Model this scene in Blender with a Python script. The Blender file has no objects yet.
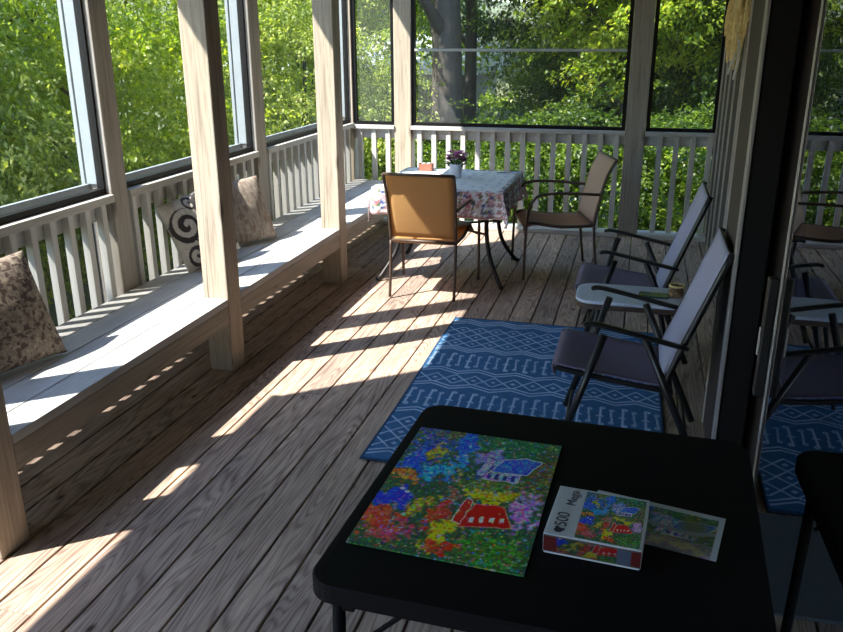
import bpy, bmesh, math, random
import numpy as np
from mathutils import Vector, Matrix
C = bpy.context.scene.collection
R = math.radians
random.seed(7)

# ------------------------------------------------------------------ camera, sky, sun, exposure
F_PX, YAW, PITCH, ROLL, EYE = 818.19, -0.257525, 0.330222, -0.0025676, 1.7085
fw = Vector((math.sin(YAW)*math.cos(PITCH), math.cos(YAW)*math.cos(PITCH), -math.sin(PITCH)))
rt = Vector((math.cos(YAW), -math.sin(YAW), 0)); up = rt.cross(fw)
cr, sr = math.cos(ROLL), math.sin(ROLL)
rt2 = cr*rt + sr*up; up2 = -sr*rt + cr*up
cd = bpy.data.cameras.new('camera'); cam = bpy.data.objects.new('camera', cd); C.objects.link(cam)
cd.sensor_width = 36; cd.lens = 36*F_PX/843; cd.clip_start = .05; cd.clip_end = 400
cam.matrix_world = Matrix(((rt2.x, up2.x, -fw.x, 0), (rt2.y, up2.y, -fw.y, 0), (rt2.z, up2.z, -fw.z, EYE), (0, 0, 0, 1)))
bpy.context.scene.camera = cam

SUN_AZ, SUN_EL = R(40), R(51.3)          # direction the light travels (from +x towards +y) and height
w = bpy.data.worlds.new('sky'); bpy.context.scene.world = w; w.use_nodes = True
nt = w.node_tree; bg = nt.nodes['Background']
sky = nt.nodes.new('ShaderNodeTexSky'); sky.sky_type = 'NISHITA'; sky.sun_disc = False
sky.sun_elevation = SUN_EL; sky.sun_rotation = R(230); sky.air_density = 1.0; sky.dust_density = .4; sky.ozone_density = 3.0
nt.links.new(sky.outputs[0], bg.inputs[0]); bg.inputs[1].default_value = 0.64
sd = bpy.data.lights.new('sun', 'SUN'); sd.energy = 11.0; sd.angle = R(.6); sd.color = (1, .95, .87)
so = bpy.data.objects.new('sun', sd); C.objects.link(so)
so.rotation_euler = Vector((-math.cos(SUN_AZ)*math.cos(SUN_EL), -math.sin(SUN_AZ)*math.cos(SUN_EL), math.sin(SUN_EL))).to_track_quat('Z', 'Y').to_euler()
so.location = (-8, -6, 12)
vs = bpy.context.scene.view_settings
vs.view_transform = 'Standard'; vs.look = 'None'; vs.exposure = 0.78; vs.gamma = 1; vs.use_curve_mapping = False

# ------------------------------------------------------------------ materials
def nmat(name):
    m = bpy.data.materials.new(name); m.use_nodes = True
    return m, m.node_tree, m.node_tree.nodes['Principled BSDF']
def N(nt, t, **kw):
    n = nt.nodes.new(t)
    for k, v in kw.items(): setattr(n, k, v)
    return n
def ramp(nt, fac, stops):
    r = N(nt, 'ShaderNodeValToRGB'); e = r.color_ramp.elements
    while len(e) < len(stops): e.new(.5)
    for i, (p, c) in enumerate(stops): e[i].position = p; e[i].color = (*c, 1)
    nt.links.new(fac, r.inputs[0]); return r.outputs[0]
def coords(nt, scale=(1, 1, 1), kind='Object'):
    tc = N(nt, 'ShaderNodeTexCoord'); mp = N(nt, 'ShaderNodeMapping'); mp.inputs['Scale'].default_value = scale
    nt.links.new(tc.outputs[kind], mp.inputs[0]); return mp.outputs[0]
def noise(nt, vec, sc, det=4, rough=.55, dist=0):
    n = N(nt, 'ShaderNodeTexNoise'); n.inputs['Scale'].default_value = sc; n.inputs['Detail'].default_value = det
    n.inputs['Roughness'].default_value = rough; n.inputs['Distortion'].default_value = dist
    nt.links.new(vec, n.inputs[0]); return n.outputs[0]
def bump(nt, b, h, s=.3, d=.01):
    n = N(nt, 'ShaderNodeBump'); n.inputs['Strength'].default_value = s; n.inputs['Distance'].default_value = d
    nt.links.new(h, n.inputs['Height']); nt.links.new(n.outputs[0], b.inputs['Normal'])
def mixc(nt, f, a, b, mode='MIX'):
    m = N(nt, 'ShaderNodeMix', data_type='RGBA', blend_type=mode)
    for s, v in ((m.inputs[0], f), (m.inputs[6], a), (m.inputs[7], b)):
        if isinstance(v, (int, float)): s.default_value = v
        elif isinstance(v, tuple): s.default_value = (*v, 1)
        else: nt.links.new(v, s)
    return m.outputs[2]
def plain(name, col, rough=.6, metal=0, var=.12, sc=30, spec=.5):
    m, nt, b = nmat(name)
    f = noise(nt, coords(nt), sc)
    nt.links.new(ramp(nt, f, [(.3, tuple(c*(1-var) for c in col)), (.7, tuple(min(1, c*(1+var)) for c in col))]), b.inputs['Base Color'])
    b.inputs['Roughness'].default_value = rough; b.inputs['Metallic'].default_value = metal
    b.inputs['Specular IOR Level'].default_value = spec
    return m
def wood(name, light, dark, axis='Z', knots=True, rough=.75, fine=55):
    """solid timber with grain running along one axis and a few knots and checks"""
    m, nt, b = nmat(name)
    st = {'X': (.06, 1, 1), 'Y': (1, .06, 1), 'Z': (1, 1, .06)}[axis]
    v = coords(nt, st)
    g = noise(nt, v, fine, 6, .65, .6); g2 = noise(nt, v, 7, 3, .5, 1.5)
    col = ramp(nt, g, [(.28, dark), (.52, light), (.75, tuple(min(1, c*1.12) for c in light))])
    col = mixc(nt, .35, col, ramp(nt, g2, [(.35, dark), (.65, light)]))
    if knots:
        vo = N(nt, 'ShaderNodeTexVoronoi'); vo.inputs['Scale'].default_value = 2.3
        st2 = {'X': (.55, 1.5, 1.5), 'Y': (1.5, .55, 1.5), 'Z': (1.5, 1.5, .55)}[axis]
        nt.links.new(coords(nt, st2), vo.inputs[0])
        k = ramp(nt, vo.outputs['Distance'], [(.02, (1, 1, 1)), (.10, (0, 0, 0))])
        col = mixc(nt, k, col, tuple(c*.45 for c in dark))
    if knots:   # long drying checks
        st3 = {'X': (.035, 1, 1), 'Y': (1, .035, 1), 'Z': (1, 1, .035)}[axis]
        ck = noise(nt, coords(nt, st3), 11, 1, .4)
        col = mixc(nt, ramp(nt, ck, [(.484, (0, 0, 0)), (.489, (1, 1, 1)), (.493, (0, 0, 0))]), col, tuple(c*.35 for c in dark))
    nt.links.new(col, b.inputs['Base Color']); b.inputs['Roughness'].default_value = rough
    b.inputs['Specular IOR Level'].default_value = .25
    bump(nt, b, g, .25, .004)
    return m
def deck_mat(name, light, dark, axis='Y', paint=False):
    m, nt, b = nmat(name)
    at = N(nt, 'ShaderNodeAttribute', attribute_name='rnd')
    tc = N(nt, 'ShaderNodeTexCoord'); off = N(nt, 'ShaderNodeVectorMath', operation='MULTIPLY_ADD')
    off.inputs[1].default_value = (37, 91, 13); nt.links.new(at.outputs['Vector'], off.inputs[0]); nt.links.new(tc.outputs['Object'], off.inputs[2])
    def mp(s):
        q = N(nt, 'ShaderNodeMapping'); q.inputs['Scale'].default_value = s; nt.links.new(off.outputs[0], q.inputs[0]); return q.outputs[0]
    g = noise(nt, mp((1, .045, 1)), 90, 5, .7, .4)
    # cathedral figure: bands of a stretched, warped field
    wv = N(nt, 'ShaderNodeTexNoise'); wv.inputs['Scale'].default_value = 3.2; wv.inputs['Detail'].default_value = 1.5
    nt.links.new(mp((2.6, .22, 1)), wv.inputs[0])
    mm = N(nt, 'ShaderNodeMath', operation='MULTIPLY'); mm.inputs[1].default_value = 26; nt.links.new(wv.outputs[0], mm.inputs[0])
    sn = N(nt, 'ShaderNodeMath', operation='PINGPONG'); sn.inputs[1].default_value = .5; nt.links.new(mm.outputs[0], sn.inputs[0])
    fig = ramp(nt, sn.outputs[0], [(.05, (0, 0, 0)), (.32, (1, 1, 1))])
    col = ramp(nt, g, [(.30, dark), (.50, tuple((a+c)/2 for a, c in zip(light, dark))), (.66, light)])
    if not paint: col = mixc(nt, .42, col, mixc(nt, fig, dark, light), 'MIX')
    br = ramp(nt, at.outputs['Fac'], [(0, (.72, .70, .70)), (.5, (.95, .92, .88)), (1, (1.15, 1.08, 1.0))] if not paint else [(0, (.93, .93, .93)), (1, (1.04, 1.04, 1.04))])
    col = mixc(nt, 1.0, col, br, 'MULTIPLY')
    big = noise(nt, mp((1.5, .5, 1)), 3.5, 3)
    col = mixc(nt, .5, col, mixc(nt, 1.0, col, ramp(nt, big, [(.35, (.62, .60, .60)), (.6, (1.1, 1.08, 1.05))]), 'MULTIPLY'))
    if not paint:
        vo = N(nt, 'ShaderNodeTexVoronoi'); vo.inputs['Scale'].default_value = 3.2; nt.links.new(mp((1.6, .8, 1)), vo.inputs[0])
        col = mixc(nt, ramp(nt, vo.outputs['Distance'], [(.03, (1, 1, 1)), (.085, (0, 0, 0))]), col, (.06, .035, .025))
    nt.links.new(col, b.inputs['Base Color']); b.inputs['Roughness'].default_value = .78; b.inputs['Specular IOR Level'].default_value = .3
    bump(nt, b, g, .35, .004)
    return m
def attr_mat(name, rough=.8, gloss=0, sc=250, bs=.3, trans=0):
    m, nt, b = nmat(name)
    at = N(nt, 'ShaderNodeAttribute', attribute_name='Col')
    f = noise(nt, coords(nt), sc, 2)
    nt.links.new(mixc(nt, 1.0, at.outputs['Color'], ramp(nt, f, [(.3, (.82, .82, .82)), (.7, (1.12, 1.12, 1.12))]), 'MULTIPLY'), b.inputs['Base Color'])
    b.inputs['Roughness'].default_value = rough; b.inputs['Specular IOR Level'].default_value = .3 + gloss
    if bs: bump(nt, b, f, bs, .002)
    return m
def sling(name, col, trans, rough=.7):
    """woven mesh fabric that lets some light through"""
    m, nt, b = nmat(name)
    v = coords(nt); ck = N(nt, 'ShaderNodeTexChecker'); ck.inputs['Scale'].default_value = 260; nt.links.new(v, ck.inputs[0])
    ck.inputs[1].default_value = (*col, 1); ck.inputs[2].default_value = (*[c*.72 for c in col], 1)
    nt.links.new(ck.outputs[0], b.inputs['Base Color']); b.inputs['Roughness'].default_value = rough
    tr = N(nt, 'ShaderNodeBsdfTranslucent'); nt.links.new(ck.outputs[0], tr.inputs[0])
    mx = N(nt, 'ShaderNodeMixShader'); mx.inputs[0].default_value = trans
    nt.links.new(b.outputs[0], mx.inputs[1]); nt.links.new(tr.outputs[0], mx.inputs[2])
    nt.links.new(mx.outputs[0], nt.nodes['Material Output'].inputs[0])
    return m
def leaf_mat(name, stops):
    m, nt, b = nmat(name)
    at = N(nt, 'ShaderNodeAttribute', attribute_name='rnd')
    col = ramp(nt, at.outputs['Fac'], stops)
    nt.links.new(col, b.inputs['Base Color']); b.inputs['Roughness'].default_value = .42; b.inputs['Specular IOR Level'].default_value = .5
    tr = N(nt, 'ShaderNodeBsdfTranslucent'); nt.links.new(mixc(nt, 1.0, col, (1.7, 1.9, .7), 'MULTIPLY'), tr.inputs[0])
    mx = N(nt, 'ShaderNodeMixShader'); mx.inputs[0].default_value = .5
    nt.links.new(b.outputs[0], mx.inputs[1]); nt.links.new(tr.outputs[0], mx.inputs[2])
    nt.links.new(mx.outputs[0], nt.nodes['Material Output'].inputs[0])
    return m
def screen_mat(name, haze, tint, dc=(.45, .46, .47)):
    m, nt, b = nmat(name)
    nt.nodes.remove(b)
    t = N(nt, 'ShaderNodeBsdfTransparent'); t.inputs[0].default_value = (*tint, 1)
    d = N(nt, 'ShaderNodeBsdfDiffuse'); d.inputs[0].default_value = (*dc, 1)
    mx = N(nt, 'ShaderNodeMixShader')
    f = noise(nt, coords(nt), 3, 3); mr = N(nt, 'ShaderNodeMapRange'); mr.inputs[3].default_value = haze*.7; mr.inputs[4].default_value = haze*1.3
    nt.links.new(f, mr.inputs[0]); nt.links.new(mr.outputs[0], mx.inputs[0])
    nt.links.new(t.outputs[0], mx.inputs[1]); nt.links.new(d.outputs[0], mx.inputs[2])
    nt.links.new(mx.outputs[0], nt.nodes['Material Output'].inputs[0])
    return m
def glass_mat(name):
    m, nt, b = nmat(name); nt.nodes.remove(b)
    t = N(nt, 'ShaderNodeBsdfTransparent'); t.inputs[0].default_value = (.62, .66, .68, 1)
    g = N(nt, 'ShaderNodeBsdfGlossy'); g.inputs['Roughness'].default_value = .004; g.inputs[0].default_value = (.93, .96, 1, 1)
    fr = N(nt, 'ShaderNodeFresnel'); fr.inputs[0].default_value = 3.2
    mx = N(nt, 'ShaderNodeMixShader'); nt.links.new(fr.outputs[0], mx.inputs[0])
    nt.links.new(t.outputs[0], mx.inputs[1]); nt.links.new(g.outputs[0], mx.inputs[2])
    nt.links.new(mx.outputs[0], nt.nodes['Material Output'].inputs[0])
    return m

M = {}
M['deck'] = deck_mat('deck_boards', (.60, .475, .395), (.17, .112, .098))
M['benchtop'] = deck_mat('bench_paint', (.60, .60, .59), (.47, .47, .47), paint=True)
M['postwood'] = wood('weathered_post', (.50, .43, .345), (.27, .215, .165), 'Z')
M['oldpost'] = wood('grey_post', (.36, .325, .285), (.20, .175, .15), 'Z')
M['greyrail_y'] = wood('grey_rail_long', (.47, .45, .42), (.33, .31, .285), 'Y', False)
M['greyrail_x'] = wood('grey_rail_cross', (.50, .49, .47), (.36, .35, .33), 'X', False)
M['baluster'] = wood('grey_baluster', (.54, .525, .50), (.42, .405, .38), 'Z', False)
M['apron'] = wood('apron_board', (.44, .39, .325), (.29, .25, .205), 'Y', True)
M['beam'] = wood('beam_wood', (.33, .28, .23), (.20, .16, .13), 'Y', False)
M['trimwhite'] = plain('outer_trim_paint', (.27, .30, .32), .5, 0, .05, 8)
M['frameblack'] = plain('window_frame_black', (.006, .005, .005), .5, spec=.2)
M['greybar'] = plain('grey_bar', (.42, .44, .42), .5)
M['siding'] = wood('dark_siding', (.085, .072, .070), (.05, .042, .041), 'Z', False)
M['batten'] = plain('batten_lit_edge', (.42, .38, .35), .6)  # pale tone imitates sunlight caught on the thin edges
M['jamb'] = plain('pale_metal_edge', (.34, .33, .33), .45, .3, .06)
M['doorblack'] = plain('door_black', (.008, .008, .009), .4)
M['interior'] = plain('interior_dark', (.012, .010, .009), .9, spec=.1)  # near-black colour stands in for the darkness of the unlit room
M['ceil'] = plain('ceiling_boards', (.22, .19, .16), .8)
M['tabblack'] = plain('table_black', (.0055, .005, .0065), .7, 0, .25, 200, .12)
M['chairblack'] = plain('chair_black', (.012, .012, .014), .38)
M['bronze'] = plain('bronze_frame', (.085, .055, .042), .45, .2)
M['iron'] = plain('dark_cast_metal', (.025, .022, .024), .45, .3)
M['tan'] = sling('tan_sling', (.78, .47, .19), .5)
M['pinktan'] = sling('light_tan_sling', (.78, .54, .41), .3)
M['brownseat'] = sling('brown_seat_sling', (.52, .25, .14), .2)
M['lavback'] = sling('lavender_sling', (.52, .51, .74), .10)
M['lavseat'] = sling('purple_grey_sling', (.17, .135, .22), .06)
M['glass'] = glass_mat('door_glass')
M['lowscreen'] = screen_mat('dark_lower_screen', .34, (.93, .94, .93), (.06, .06, .06))
M['screen'] = screen_mat('insect_screen', .055, (.93, .94, .93))
M['ground'] = plain('forest_floor', (.10, .11, .045), .95, 0, .5, 2)
M['under'] = plain('under_deck_dark', (.02, .018, .015), .95)
M['bark'] = wood('tree_bark', (.075, .062, .052), (.025, .020, .018), 'Z', False)
M['paper'] = plain('white_card', (.62, .66, .72), .45, 0, .03)
M['ink'] = plain('dark_ink', (.03, .03, .06), .5)
M['matgrey'] = plain('grey_doormat', (.10, .115, .125), .95, 0, .4, 220)
M['rug'] = attr_mat('rug_weave', .95, 0, 320, .5)
M['print'] = attr_mat('printed_card', .45, .15, 600, 0)
M['cloth'] = attr_mat('printed_cloth', .85, 0, 300, .2)
M['cushion'] = attr_mat('cushion_fabric', .9, 0, 260, .4)
M['stone'] = plain('speckled_stone_top', (.56, .60, .74), .5, 0, .22, 140)
M['potwhite'] = plain('white_ceramic', (.72, .74, .78), .3, 0, .03)
M['terracotta'] = plain('terracotta', (.30, .11, .07), .7)
M['petal1'] = plain('petal_magenta', (.62, .14, .42), .6)
M['petal2'] = plain('petal_pink', (.92, .60, .80), .6)
M['stem'] = plain('stem_green', (.06, .14, .04), .6)
M['straw'] = plain('straw', (.85, .62, .27), .8, 0, .3, 40)
M['ribbon'] = plain('white_ribbon', (.62, .62, .62), .7)
M['caseteal'] = plain('dark_teal_case', (.035, .06, .07), .25)
M['wicker'] = plain('wicker_brown', (.22, .13, .075), .8, 0, .6, 60)
M['blocker'] = plain('blocker_brown', (.20, .17, .14), .9)
M['houseroof'] = plain('neighbour_roof', (.42, .42, .44), .9)
M['housewall'] = plain('neighbour_wall', (.25, .22, .19), .9)
LEAVES = [
 leaf_mat('leaves_bright', [(0, (.08, .13, .012)), (.4, (.22, .29, .025)), (.75, (.46, .46, .05)), (1, (.75, .66, .14))]),
 leaf_mat('leaves_deep', [(0, (.010, .026, .006)), (.5, (.045, .085, .012)), (.82, (.18, .25, .03)), (1, (.44, .46, .08))]),  # widened dark and yellow ends stand in for shadow and sun patches
 leaf_mat('leaves_pale', [(0, (.10, .14, .03)), (.45, (.27, .32, .07)), (.8, (.52, .50, .14)), (1, (.82, .76, .45))]),
]

# ------------------------------------------------------------------ mesh helpers
def link(name, me, m=None, parent=None, loc=None):
    o = bpy.data.objects.new(name, me); C.objects.link(o)
    if m is not None: me.materials.append(m)
    if parent is not None: o.parent = parent
    if loc is not None: o.location = loc
    return o
class MB:
    def __init__(s): s.v = []; s.f = []
    def add(s, vs_, fs):
        b = len(s.v); s.v += [tuple(v) for v in vs_]; s.f += [tuple(i+b for i in f) for f in fs]; return s
    def box(s, x0, x1, y0, y1, z0, z1):
        return s.add([(x0,y0,z0),(x1,y0,z0),(x1,y1,z0),(x0,y1,z0),(x0,y0,z1),(x1,y0,z1),(x1,y1,z1),(x0,y1,z1)],
                     [(0,3,2,1),(4,5,6,7),(0,1,5,4),(1,2,6,5),(2,3,7,6),(3,0,4,7)])
    def tube(s, pts, r, n=8, flat=1.0):
        """round (or flattened) bar swept along points; r may be a list"""
        P = [Vector(p) for p in pts]; k = len(P); rs = r if isinstance(r, (list, tuple)) else [r]*k
        vs_ = []; up_ = None
        for i in range(k):
            t = (P[min(i+1, k-1)]-P[max(i-1, 0)]).normalized()
            if up_ is None:
                up_ = Vector((0, 0, 1)) if abs(t.z) < .9 else Vector((0, 1, 0))
            a = t.cross(up_).normalized(); b_ = a.cross(t).normalized(); up_ = b_
            for j in range(n):
                q = 2*math.pi*(j+.5)/n
                vs_.append(P[i]+a*rs[i]*math.cos(q)+b_*rs[i]*flat*math.sin(q))
        fs = [(i*n+j, i*n+(j+1) % n, (i+1)*n+(j+1) % n, (i+1)*n+j) for i in range(k-1) for j in range(n)]
        fs += [tuple(range(n))[::-1], tuple((k-1)*n+j for j in range(n))]
        return s.add(vs_, fs)
    def lathe(s, prof, cx=0, cy=0, n=20):
        vs_ = [(cx+r*math.cos(2*math.pi*j/n), cy+r*math.sin(2*math.pi*j/n), z) for r, z in prof for j in range(n)]
        k = len(prof)
        fs = [(i*n+j, i*n+(j+1) % n, (i+1)*n+(j+1) % n, (i+1)*n+j) for i in range(k-1) for j in range(n)]
        fs += [tuple(range(n))[::-1], tuple((k-1)*n+j for j in range(n))]
        return s.add(vs_, fs)
    def build(s, name, m, parent=None, bev=0, smooth=False, loc=None):
        me = bpy.data.meshes.new(name); me.from_pydata(s.v, [], s.f); me.update()
        bm = bmesh.new(); bm.from_mesh(me); bmesh.ops.recalc_face_normals(bm, faces=bm.faces)
        if bev: bmesh.ops.bevel(bm, geom=bm.edges[:], offset=bev, segments=2, affect='EDGES', profile=.5)
        bm.to_mesh(me); bm.free()
        if smooth:
            for p in me.polygons: p.use_smooth = True
        return link(name, me, m, parent, loc)
def box(name, m, x0, x1, y0, y1, z0, z1, parent=None, bev=.003):
    return MB().box(x0, x1, y0, y1, z0, z1).build(name, m, parent, bev)
def smoothpath(pts, n=6):
    P = [Vector(p) for p in pts]; out = []
    for i in range(len(P)-1):
        p0, p1, p2, p3 = P[max(i-1, 0)], P[i], P[i+1], P[min(i+2, len(P)-1)]
        for k in range(n):
            t = k/n
            out.append(.5*((2*p1)+(p2-p0)*t+(2*p0-5*p1+4*p2-p3)*t*t+(3*p1-p0-3*p2+p3)*t**3))
    out.append(P[-1]); return out
def empty(name, loc=(0, 0, 0), rz=0):
    o = bpy.data.objects.new(name, None); C.objects.link(o); o.location = loc; o.rotation_euler = (0, 0, rz)
    o.empty_display_size = .1; return o
def tag(o, label=None, cat=None, group=None, kind=None):
    for k, v in (('label', label), ('category', cat), ('group', group), ('kind', kind)):
        if v: o[k] = v
    return o
def structure(o): o['kind'] = 'structure'; return o
def copy_tree(o, parent=None):
    c = o.copy(); C.objects.link(c); c.parent = parent
    for ch in list(o.children): copy_tree(ch, c)
    return c
def set_col(me, cols):
    a = me.color_attributes.new('Col', 'FLOAT_COLOR', 'POINT')
    q = np.ones((len(me.vertices), 4), np.float32); q[:, :3] = cols; a.data.foreach_set('color', q.ravel())
def face_rnd(me, vals):
    a = me.attributes.new('rnd', 'FLOAT', 'FACE'); a.data.foreach_set('value', np.asarray(vals, np.float32))
def grid_mesh(name, P, cols, m, parent=None, smooth=True, thick=0):
    """P: (h,w,3) array of points, cols: (h,w,3)"""
    h, w_ = P.shape[:2]; v = P.reshape(-1, 3)
    i = np.arange(h*w_).reshape(h, w_)
    f = np.stack([i[:-1, :-1], i[:-1, 1:], i[1:, 1:], i[1:, :-1]], -1).reshape(-1, 4)
    me = bpy.data.meshes.new(name); me.from_pydata(v.tolist(), [], f.tolist()); me.update()
    if cols is not None: set_col(me, cols.reshape(-1, 3))
    if smooth: me.polygons.foreach_set('use_smooth', [True]*len(me.polygons))
    o = link(name, me, m, parent)
    if thick:
        md = o.modifiers.new('thickness', 'SOLIDIFY'); md.thickness = thick; md.offset = -1
    return o
def hash2(a, b, k=0):
    s = np.sin(a*127.1+b*311.7+k*74.7)*43758.5453; return s-np.floor(s)
def vnoise(x, y, k=0):
    xi, yi = np.floor(x), np.floor(y); fx, fy = x-xi, y-yi; fx = fx*fx*(3-2*fx); fy = fy*fy*(3-2*fy)
    a, b, c, d = hash2(xi, yi, k), hash2(xi+1, yi, k), hash2(xi, yi+1, k), hash2(xi+1, yi+1, k)
    return (a*(1-fx)+b*fx)*(1-fy)+(c*(1-fx)+d*fx)*fy
def smooth01(x): x = np.clip(x, 0, 1); return x*x*(3-2*x)

# ------------------------------------------------------------------ the setting
X_OUT, X_IN, Y_FAR, Z_TOP = -2.62, -2.01, 7.44, 3.0
WALL, NICHE, STEP_Y = .39, .62, 3.57

def planks(name, m, xs, y0, y1, z0, z1, gap, joints=True, parent=None, axis='Y'):
    mb = MB(); rnd = []
    for k, (a, b) in enumerate(xs):
        cuts = [y0]
        if joints:
            c = y0 + random.uniform(1.5, 6)
            while c < y1-.8: cuts.append(c); c += random.choice((3.66, 4.88))
        cuts.append(y1)
        for c0, c1 in zip(cuts, cuts[1:]):
            mb.box(a+gap/2, b-gap/2, c0+(.001 if joints else 0), c1-(.001 if joints else 0), z0, z1); rnd += [random.random()]*6
    me = bpy.data.meshes.new(name); me.from_pydata(mb.v, [], mb.f); me.update(); face_rnd(me, rnd)
    o = link(name, me, m, parent)
    md = o.modifiers.new('eased_edges', 'BEVEL'); md.width = .003; md.segments = 2
    return o
BW = .1429; X0 = -1.57474605
k0 = int(math.floor((-2.80-X0)/BW)); k1 = int(math.ceil((NICHE-X0)/BW))
floor = structure(planks('floor', M['deck'], [(X0+k*BW, X0+(k+1)*BW) for k in range(k0, k1)], -2.4, 7.62, -.028, 0, .0085))
# near-black slab standing in for the darkness below the boards
structure(box('trim_1', M['under'], -2.78, .7, -2.4, 7.55, -.30, -.16, bev=0))
structure(box('ceiling', M['ceil'], -2.86, 4.0, -2.5, 7.62, Z_TOP, Z_TOP+.12, bev=0))
# header beams
structure(box('trim_2', M['beam'], -2.76, -2.62, -2.4, 7.58, 2.86, Z_TOP-.001))
structure(box('trim_3', M['beam'], -2.15, -2.01, -2.4, 7.43, 2.80, Z_TOP-.001))
structure(box('trim_4', M['beam'], -2.6, 2.0, Y_FAR, 7.58, 2.78, Z_TOP-.001))

# house wall: siding with battens beyond the step, door wall on this side
def siding(name, x0, x1, ya, yb, bats, parts=()):
    mb = MB().box(x0, x1, ya, yb, -.02, Z_TOP-.002); o = mb.build(name, M['siding']); structure(o)
    for y in bats: structure(box('batten', M['batten'], x0-.012, x0+.002, y-.006, y+.006, 0, Z_TOP-.01, o, .002))
    return o
siding('wall_right', NICHE, NICHE+.1, STEP_Y+.1, 7.60, (5.62, 5.95, 6.35, 6.72, 7.05, 7.40))
wp = structure(box('wall_corner', M['siding'], WALL, NICHE+.1, 3.21, STEP_Y+.1, -.02, Z_TOP-.002, bev=.002))
structure(box('corner_bead', M['batten'], WALL-.006, WALL+.006, STEP_Y+.094, STEP_Y+.106, 0, Z_TOP-.01, wp, .002))
structure(box('wall_back', M['siding'], -2.76, 4.0, -2.5, -2.4, -.02, Z_TOP-.002, bev=0))  # unseen end wall behind the camera, added to keep the porch dark
structure(box('wall_front', M['siding'], WALL, WALL+.12, -2.4, -.6, -.02, Z_TOP-.002, bev=0))
structure(box('wall_header', M['siding'], WALL, WALL+.12, -.6, 3.21, 2.25, Z_TOP-.002, bev=0))
# the dark room behind the sliding door
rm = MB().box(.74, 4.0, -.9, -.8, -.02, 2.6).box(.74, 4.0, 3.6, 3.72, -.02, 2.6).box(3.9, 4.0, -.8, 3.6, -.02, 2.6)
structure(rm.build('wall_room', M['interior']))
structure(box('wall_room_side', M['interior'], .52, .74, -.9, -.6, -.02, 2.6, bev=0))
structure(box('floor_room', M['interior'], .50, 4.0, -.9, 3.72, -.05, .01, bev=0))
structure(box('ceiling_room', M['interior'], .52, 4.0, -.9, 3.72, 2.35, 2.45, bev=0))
# sliding door: jamb strip, track, moving panel with glass
dj = structure(MB().box(WALL-.004, WALL+.10, 3.15, 3.21, 0, 2.25).build('door_frame', M['doorblack']))
dj.name = 'trim_5'
structure(box('jamb_edge', M['jamb'], WALL-.012, WALL+.0, 3.14, 3.20, 0, 2.25, dj, .002))
structure(box('track', M['doorblack'], WALL-.01, WALL+.12, -.6, 3.15, .0, .035, dj, .002))
structure(box('head', M['doorblack'], WALL-.004, WALL+.12, -.6, 3.15, 2.20, 2.25, dj, .002))
GY = 2.215
door = structure(MB().box(WALL, WALL+.04, GY-.022, GY, .04, 2.20).box(WALL, WALL+.04, -.58, -.50, .04, 2.20)
                 .box(WALL, WALL+.04, -.50, GY-.022, .04, .13).box(WALL, WALL+.04, -.50, GY-.022, 2.12, 2.20).build('door_1', M['doorblack'], bev=.002))
structure(box('edge_strip', M['jamb'], WALL-.004, WALL-.0005, GY-.010, GY+.014, .05, 2.19, door, .002))
structure(box('door_glass', M['glass'], WALL+.001, WALL+.007, -.50, GY-.022, .13, 2.12, door, 0))
structure(box('door_handle', M['doorblack'], WALL-.030, WALL-.002, GY+.022, GY+.052, .76, 1.10, door, .004))
structure(box('latch', M['jamb'], WALL-.036, WALL-.030, GY+.028, GY+.040, .88, .96, door, .002))

# ------------------------------------------------------------------ posts
def post(name, x0, x1, y0, y1, m, label, group, z0=0, z1=Z_TOP-.004):
    cx, cy = (x0+x1)/2, (y0+y1)/2
    o = MB().box(x0-cx, x1-cx, y0-cy, y1-cy, z0, z1).build(name, m, bev=.006); o.location = (cx, cy, 0)
    return tag(o, label, 'post', group)
INP = [(1.95, 2.09), (3.675, 3.815), (5.36, 5.50)]
for (a, b), l in zip(INP, ('square wooden bench post cut off by the left edge of the photo',
                           'thick foreground bench post with a long crack, standing left of the scroll cushion',
                           'square wooden bench post between the beige cushion and the dining table')):
    z1 = 2.795
    post('wooden_post', -2.15, X_IN, a, b, M['postwood'], l, 'posts standing through the bench', 0, z1)
OUTP = [(1.94, 2.09), (3.665, 3.805), (5.385, 5.545), (7.44, 7.58)]
BZ = .41
for (a, b), l in zip(OUTP, ('outer wooden screen post out past the left end of the bench',
                            'brown outer screen post rising from the bench back between the two widest left screens',
                            'outer screen post behind the beige cushion on the bench',
                            'corner screen post where the left and far railings meet')):
    post('wooden_post', -2.76, X_OUT, a, b, M['oldpost'] if b < 7 else M['postwood'], l, 'outer screen posts on the left', -.02, 2.855)
FARP = [(-2.214, -2.054), (-.13, .04)]
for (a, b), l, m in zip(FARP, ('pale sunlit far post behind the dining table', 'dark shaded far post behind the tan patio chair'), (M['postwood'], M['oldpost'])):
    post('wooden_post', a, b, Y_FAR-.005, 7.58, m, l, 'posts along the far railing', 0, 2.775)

# ------------------------------------------------------------------ railings
def rail_y(y0, y1, label, n):
    """left side railing section running along y"""
    t = empty('porch_railing', (X_OUT-.03, (y0+y1)/2, 0)); cx, cy = t.location.x, t.location.y
    tag(t, label, 'railing', 'railing sections on the left')
    box('top_rail', M['greyrail_y'], -2.74-cx, -2.605-cx, y0-cy, y1-cy, .895, .935, t)
    box('upper_rail', M['greyrail_y'], -2.71-cx, -2.672-cx, y0-cy, y1-cy, .805, .893, t)
    box('lower_rail', M['greyrail_y'], -2.71-cx, -2.672-cx, y0-cy, y1-cy, .03, .12, t)
    first = None
    for i in range(n):
        y = y0+(y1-y0)*(i+.5)/n
        if first is None:
            first = MB().box(-.02, .02, -.02, .02, .02, .893).build('baluster', M['baluster'], t, .003); o = first
        else:
            o = first.copy(); C.objects.link(o); o.parent = t
        o.location = (-2.651-cx, y-cy, 0)
    return t
rail_y(.30, 1.94, 'grey railing section out past the left edge of the picture, behind the brown cushion', 12)
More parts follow.
